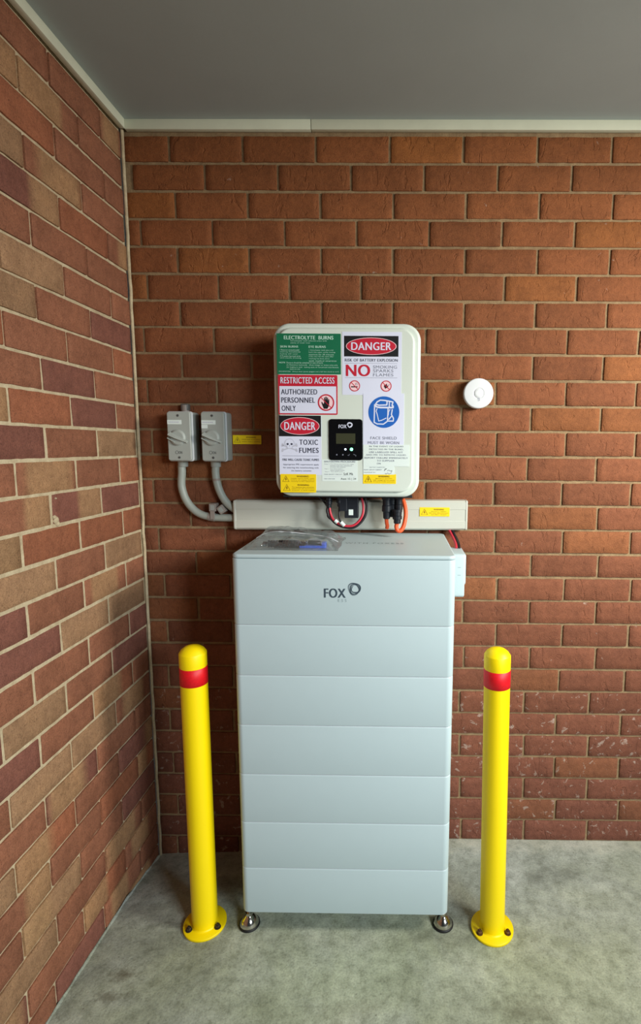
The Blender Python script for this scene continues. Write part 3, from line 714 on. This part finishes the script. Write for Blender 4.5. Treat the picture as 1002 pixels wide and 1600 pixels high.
# ------------------------------------------------------------------ rotary isolator switches
def isolator(x0, label, extra):
    t = thing('isolator_switch', (x0 + 40, 0, 1442), label, 'switch', 'isolator switches on the back wall')
    x1 = x0 + 79.5
    mb = MB(); mb.rprism('y', (x0 - 2, x1 + 1, 1441, 1605), -56, -1, 7, 3, M_grey_pl, seg=5); mb.build('housing', t)
    mb = MB(); mb.rprism('y', (x0 - 2, x1 + 3, 1440, 1606), -66, -57, 8, 2, M_grey_rim, seg=5); mb.build('rim', t)
    mb = MB(); mb.rprism('y', (x0, x1 - 1, 1442, 1604), -76, -65, 7, 3, M_grey_pl, seg=5); cov = mb.build('cover', t)
    for z in (1592, 1453):
        mb = MB(); mb.lathe((x0 + 38, -75.8, z), [(4.2, 0), (4.2, -1.2), (3.0, -1.6)], M_grey_dk, 12, 'y'); mb.rect(x0 + 35, x0 + 41, z - .6, z + .6, -77.5, I_black); mb.build('screw', cov)
    # knob seat and winged handle
    cx, cz = x0 + 34, 1519
    mb = MB(); mb.lathe((cx, -75, cz), [(27, 0), (26, -5), (20, -6.5)], M_grey_pl, 28, 'y'); 
    def L(u, d, w):        # u along the wing, w across it
        a = math.radians(-24); return (cx + u * math.cos(a) - w * math.sin(a), -78 - d, cz + u * math.sin(a) + w * math.cos(a))
    vs = [L(-28, 0, 9), L(-28, 0, -9), L(37, 0, -4), L(37, 0, 4), L(-27, 17, 3), L(-27, 17, -3), L(35, 5, -2.5), L(35, 5, 2.5), L(-4, 14, 4), L(-4, 14, -4)]
    mb.add(vs, [(0, 1, 5, 4), (1, 2, 6, 9, 5), (3, 0, 4, 8, 7), (2, 3, 7, 6), (4, 5, 9, 8), (8, 9, 6, 7), (0, 1, 2, 3)], M_grey_pl)
    vs = [L(-27, 0, -12), L(-27, 10, -12), L(-2, 6, -15), L(-2, 0, -15), L(-27, 0, -15), L(-27, 10, -15), L(-2, 6, -18), L(-2, 0, -18)]
    mb.add(vs, [(0, 1, 2, 3), (4, 5, 6, 7), (0, 1, 5, 4), (1, 2, 6, 5), (2, 3, 7, 6)], M_grey_pl)
    mb.build('rotary_handle', t)
    mb = MB(); sheet(mb, x0 + 2, x0 + 49, 1563, 1577, -76.8, I_paper, .8); [mb.rect(x0 + 6 + q * 6, x0 + 10.5 + q * 6, 1568.5, 1571.5, -77.1, I_lgrey) for q in range(6)]
    mb.build('sticker', cov)['label'] = 'white paper sticker'
    if extra[1]:
        mb = MB(); sheet(mb, x0 + 2, x0 + 22, 1550, 1562, -76.7, I_paper, .7); mb.build('sticker', cov)['label'] = 'small blank white sticker'
    mb = MB(); mb.ring(x0 + 30, 1470, 5.0, 1.4, -76.4, M_grey_dk, 16); mb.text('ON', x0 + 36, x0 + 48, 1465, 1474, -76.4, M_grey_dk, .02); mb.build('marking', cov)
    mb = MB(); mb.lathe((x0 + 28, -25, 1442), [(19, 2), (19, -2), (17, -3), (17, -20), (15.5, -22)], M_grey_pl, 20); mb.build('conduit_gland', t)
    return t
isolator(137, 'grey rotary isolator switch nearest the left wall, with one white sticker', ('SOLAR AC', False))
isolator(251, 'grey rotary isolator switch beside the yellow wall label, with two white stickers', ('BATTERY', True))
mb = MB(); mb.tube([(177, -14, 1604), (177, -14, 1630)], 13, M_clip, raw=True, seg=14); mb.rprism('z', (164, 190, -24, 0), 1612, 1634, 4, 2, M_grey_dk, seg=3)
tag(mb.build('conduit_plug', loc=(177, -14, 1604)), 'small dull grey conduit stub above the left isolator switch', 'conduit fitting')

def conduit(pts, label, joints, base):
    t = thing('conduit', base, label, 'conduit', 'grey conduits below the switches')
    mb = MB(); mb.tube(pts, 13.2, M_conduit, seg=18, sub=8); mb.build('pipe', t)
    for p, q, r in joints:
        mb = MB(); mb.cyl(p, q, r, M_clip, seg=18); mb.build('coupling', t)
    return t
conduit([(160, -25, 1424), (160, -25, 1400), (157, -25, 1370), (158, -25, 1345), (168, -25, 1310), (188, -25, 1279), (215, -25, 1257), (250, -25, 1246), (290, -25, 1243), (342, -25, 1243)],
        'long grey conduit curving from the left switch into the duct end', [((248, -25, 1246.5), (270, -25, 1244), 15)], (160, -25, 1243))
conduit([(278, -25, 1424), (277, -25, 1400), (280, -25, 1370), (288, -25, 1340), (301, -25, 1312), (318, -25, 1290), (342, -27, 1272)],
        'shorter grey conduit curving from the second switch into the duct end', [((279, -25, 1380), (279.5, -25, 1372), 14)], (278, -25, 1272))
for (cx, cz, a, nm) in ((266, 1280, 0, 'grey conduit clip standing over the long conduit'), (296, 1273, 0.6, 'tilted grey conduit clip beside the duct end')):
    t = MB(); c, s = math.cos(a), math.sin(a); w = 12
    b = MB(); b.rprism('y', (-w, w, -w - 2, w + 2), -40, -2, 3, 2, M_clip, seg=3)
    b.rprism('y', (-w + 5, w - 5, -w + 3, w - 3), -41, -39, 2, .5, M_grey_pl, seg=2)
    if a == 0: b.rprism('y', (-8, 8, -40, -12), -42, -38, 2, 1, M_clip, seg=2)
    b.v = [(cx + x * c - z * s, y, cz + x * s + z * c) for x, y, z in b.v]
    tag(b.build('conduit_clip', loc=(cx, 0, cz)), nm, 'clip', 'conduit clips beside the duct end')

# ------------------------------------------------------------------ smoke alarm
sa = thing('smoke_alarm', (1178, 0, 1674), 'round white smoke alarm on the bricks right of the inverter', 'smoke alarm')
mb = MB(); mb.lathe((1178, 0, 1674), [(46, 0), (47, -10), (49, -14)], M_alarm_s, 48, 'y'); mb.build('base', sa)
mb = MB(); mb.lathe((1178, 0, 1674), [(49, -14), (50, -16), (50, -34.5), (49.6, -36.5), (48.6, -38), (47, -38.8), (46, -39), (20, -40.3), (17.5, -40.3), (17.2, -39.8), (16.4, -39.8), (16, -40.4), (1, -40.4)], M_alarm, 56, 'y'); mb.build('cover', sa)
mb = MB(); mb.lathe((1178, 0, 1674), [(15, -40.3), (14.5, -40.9), (8, -41.1), (1, -41.2)], M_alarm, 32, 'y'); mb.build('test_button', sa)
mb = MB(); mb.rect(1174, 1182, 1656, 1657.6, -41.0, I_grey); mb.band([(1175, 1653), (1182, 1653), (1182, 1650), (1176, 1649)], 1.3, -41.0, I_grey); mb.build('marking', sa)

# ------------------------------------------------------------------ battery tower
bt = thing('battery_tower', (761, -250, 0), 'tall pale grey stack of seven battery modules on chrome feet under the inverter', 'battery')
BX0, BX1, BY0, BY1 = 445.0, 1072.0, -420, -28
zs = [82.7, 233.3, 383.4, 537.1, 690.8, 841.9, 992.0]
for i in range(6):
    a, b = zs[i], zs[i + 1]
    mb = MB(); mb.rprism('z', (BX0, BX1, BY0, BY1), a + .9, b - .9, 20, 2.2, M_white, seg=8); mb.build('battery_module', bt)
mb = MB(); mb.rprism('z', (BX0 + 2, BX1 - 2, BY0 + 2, BY1 - 2), 83.7, 992.5, 18, 0, M_alarm_s, seg=6); mb.build('inner_frame', bt)
mb = MB(); mb.rprism('z', (BX0, BX1, BY0, BY1), 992.9, 1182.5, 20, 2, M_white, seg=8); cm = mb.build('control_module', bt)
mb = MB(); mb.rprism('z', (BX0 + .5, BX1 - .5, BY0 + .5, BY1), 1182.8, 1195, 20, 4.5, M_white, seg=8); mb.build('lid', cm)
mb = MB(); yy = BY0 - .3
mb.text('FOX', 703.8, 765.1, 1073.7, 1100.3, yy, I_logo, .035); mb.text('ESS', 743.2, 767.2, 1062.0, 1070.2, yy, I_logol, 0, space=1.7)
logo_ring(mb, 789.1, 1099.3, 16.9, 17.6, yy, I_logo, 5, 1.5)
mb.build('logo', cm)
mb = MB(); mb.text('WITH FOXESS', 746, 928, -244, -221, 0, I_logol, 0, flat_z=1195.3, space=1.3); mb.build('lettering', cm)
mb = MB()
mb.rprism('x', (-222, -95, 1020, 1160), 1070, 1123, 10, 5, M_white, seg=5)
mb.rprism('x', (-220, -95, 1060, 1159), 1095, 1126.5, 9, 5, M_white, seg=5)
for z in (1118, 1093): mb.rect(1100, 1110, z - .8, z + .8, -222.4, I_logol)
mb.build('cable_cover', bt)
def foot(cx, cy):
    z0 = floor_z(cx, cy)
    mb = MB(); mb.lathe((cx, cy, z0), [(14, 6), (29.5, 6.5), (30, 9), (14, 31), (11, 33), (10, 36)], M_chrome, 32)
    mb.lathe((cx, cy, z0), [(11.5, 36), (11.5, 44)], M_chrome, 6, smooth=False)
    mb.lathe((cx, cy, z0), [(6, 40), (6, 86 - z0)], M_chrome, 14); f = mb.build('levelling_foot', bt)
    mb = MB(); mb.lathe((cx, cy, z0), [(32, 0), (33, 2), (32.5, 6), (29, 7.5)], M_rub, 32); mb.build('rubber_pad', f)
for cx, cy in ((452, -372), (1063, -366), (470, -80), (1050, -80)):
    foot(cx, cy)

# cables dropping from the duct into the cover
for nm, x, M_, lab in (('red_cable', 1097, M_cred, 'red cable running from the duct into the top of the battery side cover'), ('black_cable', 1107, M_cblk, 'black cable beside the red one, from the duct to the battery side cover')):
    mb = MB(); mb.tube([(x - 12, -30, 1215), (x - 4, -48, 1200), (x + 5, -80, 1182), (x + 8, -112, 1170), (x + 8, -124, 1160.5)], 4.5, M_, seg=12)
    tag(mb.build(nm, loc=(x, -80, 1180)), lab, 'cable')

# ------------------------------------------------------------------ clear bag of fittings on the battery
def plastic():
    m = bpy.data.materials.new('clear polythene'); m.use_nodes = True; nt = m.node_tree; nt.nodes.clear()
    o = nt.nodes.new('ShaderNodeOutputMaterial'); tr = nt.nodes.new('ShaderNodeBsdfTransparent'); gl = nt.nodes.new('ShaderNodeBsdfGlossy'); df = nt.nodes.new('ShaderNodeBsdfDiffuse')
    tr.inputs[0].default_value = (.95, .96, .96, 1); gl.inputs[1].default_value = .08; df.inputs[0].default_value = (.7, .74, .74, 1)
    P = nt.nodes.new('ShaderNodeTexCoord').outputs['Object']
    bp = nt.nodes.new('ShaderNodeBump'); bp.inputs['Strength'].default_value = .6; bp.inputs['Distance'].default_value = .004
    nt.links.new(noise_n(nt, P, 45, 3, .6, 1.0), bp.inputs['Height'])
    for q in (gl, df): nt.links.new(bp.outputs[0], q.inputs['Normal'])
    fr = nt.nodes.new('ShaderNodeLayerWeight'); fr.inputs[0].default_value = .35; nt.links.new(bp.outputs[0], fr.inputs['Normal'])
    a = nt.nodes.new('ShaderNodeMixShader'); nt.links.new(mathn(nt, 'ADD', mathn(nt, 'MULTIPLY', fr.outputs['Facing'], .45), .10), a.inputs[0]); nt.links.new(tr.outputs[0], a.inputs[1]); nt.links.new(gl.outputs[0], a.inputs[2])
    b = nt.nodes.new('ShaderNodeMixShader'); b.inputs[0].default_value = .07; nt.links.new(a.outputs[0], b.inputs[1]); nt.links.new(df.outputs[0], b.inputs[2])
    nt.links.new(b.outputs[0], o.inputs[0]); return m
_before = set(bpy.data.objects)
M_bag = plastic()
mb = MB(); NX, NY = 56, 36; vs = []; fs = []
for j in range(NY + 1):
    for i in range(NX + 1):
        u, v = i / NX, j / NY
        x = 462 + 282 * u + 8 * noise.noise(Vector((v * 4, 1, 1))); y = -392 + 250 * v + 10 * noise.noise(Vector((u * 4, 5, 1)))
        if u > .6: y = max(y, -392) - (u - .6) * 60 * v
        e = min(1, min(u, 1 - u) * 7) * min(1, min(v, 1 - v) * 6)
        h = 27 * e + 14 * math.exp(-((u - .28) / .25) ** 2 - ((v - .72) / .25) ** 2) * e
        w = noise.noise(Vector((u * 9, v * 6, 2))) * 6 + noise.noise(Vector((u * 24 + v * 9, v * 16, 2))) * 3
        vs.append((x, y, 1202.5 + max(0, h + w * e)))
for j in range(NY):
    for i in range(NX):
        a = j * (NX + 1) + i; fs.append((a, a + 1, a + NX + 2, a + NX + 1))
mb.add(vs, fs, M_bag, True)
o0 = [(p[0], p[1], 1202.0) for k, p in enumerate(vs) if True]
mb.add(o0, fs, M_bag, True)
bag = tag(mb.build('plastic_bag', loc=(600, -270, 1202), crease=True), 'crumpled clear plastic bag of fittings lying on the battery top', 'bag')
mb = MB(); mb.tube([(474, -262, 1214), (500, -256, 1228), (540, -262, 1235), (600, -268, 1233), (650, -280, 1229), (700, -300, 1226), (735, -312, 1214)], 1.8, M_alarm_s, seg=6)  # pale tube added as the highlight line across the bag
ss = mb.build('bag_highlight', loc=(600, -270, 1202)); ss.location = (0, 0, 0); ss.parent = bag; ss['label'] = 'pale strip drawn as the highlight across the bag'
# fittings inside
t = thing('cable_connector', (590, -330, 1202), 'long black ribbed connector inside the clear bag', 'connector')
mb = MB(); prof = [(6, 0)]
for i in range(14): prof += [(10.5, i * 8 + 1), (10.5, i * 8 + 5), (8.6, i * 8 + 6), (8.6, i * 8 + 8)]
mb.lathe((532, -352, 1213.5), prof, M_cblk, 18, 'x', smooth=False); mb.rprism('z', (545, 640, -340, -300), 1202.5, 1216, 4, 2, M_blkp, seg=3); mb.build('body', t)
mb = MB(); mb.lathe((516, -350, 1212), [(4, 0), (7.5, 2), (7.5, 10), (5, 12), (5, 18)], M_silver, 8, 'x', smooth=False); mb.cyl((512, -358, 1208), (526, -340, 1216), 3, M_silver, seg=8); mb.build('metal_tip', t)
t = thing('terminal_block', (665, -345, 1202), 'blue terminal block with black cap inside the clear bag', 'connector')
mb = MB(); mb.rprism('z', (626, 704, -362, -330), 1202.5, 1210, 2, 1, M_blue, seg=3); mb.rprism('z', (692, 704, -362, -334), 1209, 1219, 2, 1, M_blue, seg=3); mb.build('tray', t)
mb = MB(); mb.lathe((650, -345, 1216), [(5, 0), (7, 1), (7, 36), (5, 38)], M_cblk, 14, 'x'); mb.build('cap', t)
mb = MB(); mb.cyl((628, -348, 1214), (646, -343, 1219), 4, M_silver, seg=8); mb.cyl((634, -338, 1222), (648, -340, 1212), 3, M_silver, seg=8); mb.build('metal_clip', t)

for o in set(bpy.data.objects) - _before:
    if o.parent is None: o.location += Vector((-6.4, 32, -6.3)) * S

# ------------------------------------------------------------------ bollards
def bollard(bx, by, tx, h, r, z0, label, Mb, ang):
    t = thing('bollard', (bx, by, z0), label, 'bollard', 'yellow bollards beside the battery')
    def lean(z): return (bx + (tx - bx) * (z - z0) / h)
    def part(name, prof, M, seg=48, parent=t):
        mb = MB(); n = len(mb.v); mb.lathe((0, by, 0), prof, M, seg)
        mb.v = [(x + lean(z), y, z) for x, y, z in mb.v]; return mb.build(name, parent)
    part('post', [(r, z0 + 5), (r, z0 + h - 115)], M_yel)
    part('reflective_band', [(r, z0 + h - 116), (r + .9, z0 + h - 115.5), (r + .9, z0 + h - 63.5), (r, z0 + h - 63)], M_red)
    part('cap', [(r, z0 + h - 64), (r + .4, z0 + h - 62), (r + .4, z0 + h - 22), (r - .4, z0 + h - 20.5), (r - .8, z0 + h - 20), (r * .84, z0 + h - 12), (r * .6, z0 + h - 5), (r * .3, z0 + h - 1.2), (1, z0 + h)], M_yel)
    mb = MB(); mb.lathe((bx, by, z0), [(64, 0), (65.5, 1), (65.5, 7), (64.5, 8), (r + 4, 8), (r + 1.5, 9), (r, 13)], M_yel, 56); mb.build('base_plate', t)
    for k in range(3):
        a = ang + k * PI * 2 / 3; cx, cy = bx + 50 * math.cos(a), by + 50 * math.sin(a)
        mb = MB(); mb.lathe((cx, cy, z0 + 8), [(10, 0), (10, 1.6)], Mb, 20, smooth=False); mb.lathe((cx, cy, z0 + 9), [(8, 0), (8, 7), (6.5, 8)], Mb, 6, smooth=False); mb.lathe((cx, cy, z0 + 16), [(4, 0), (4, 5)], Mb, 12); mb.build('bolt', t)
bollard(311, -371, 308.5, 911 + 8, 39, floor_z(311, -371) + .5, 'yellow steel bollard with red band standing nearer the left wall', M_bolt2, math.radians(-142))
bollard(1216, -378, 1203, 917, 38, 0, 'yellow steel bollard with red band standing right of the battery stack', M_bolt, math.radians(-149))

for o in bpy.data.objects:
    if '_o' in o: del o['_o']
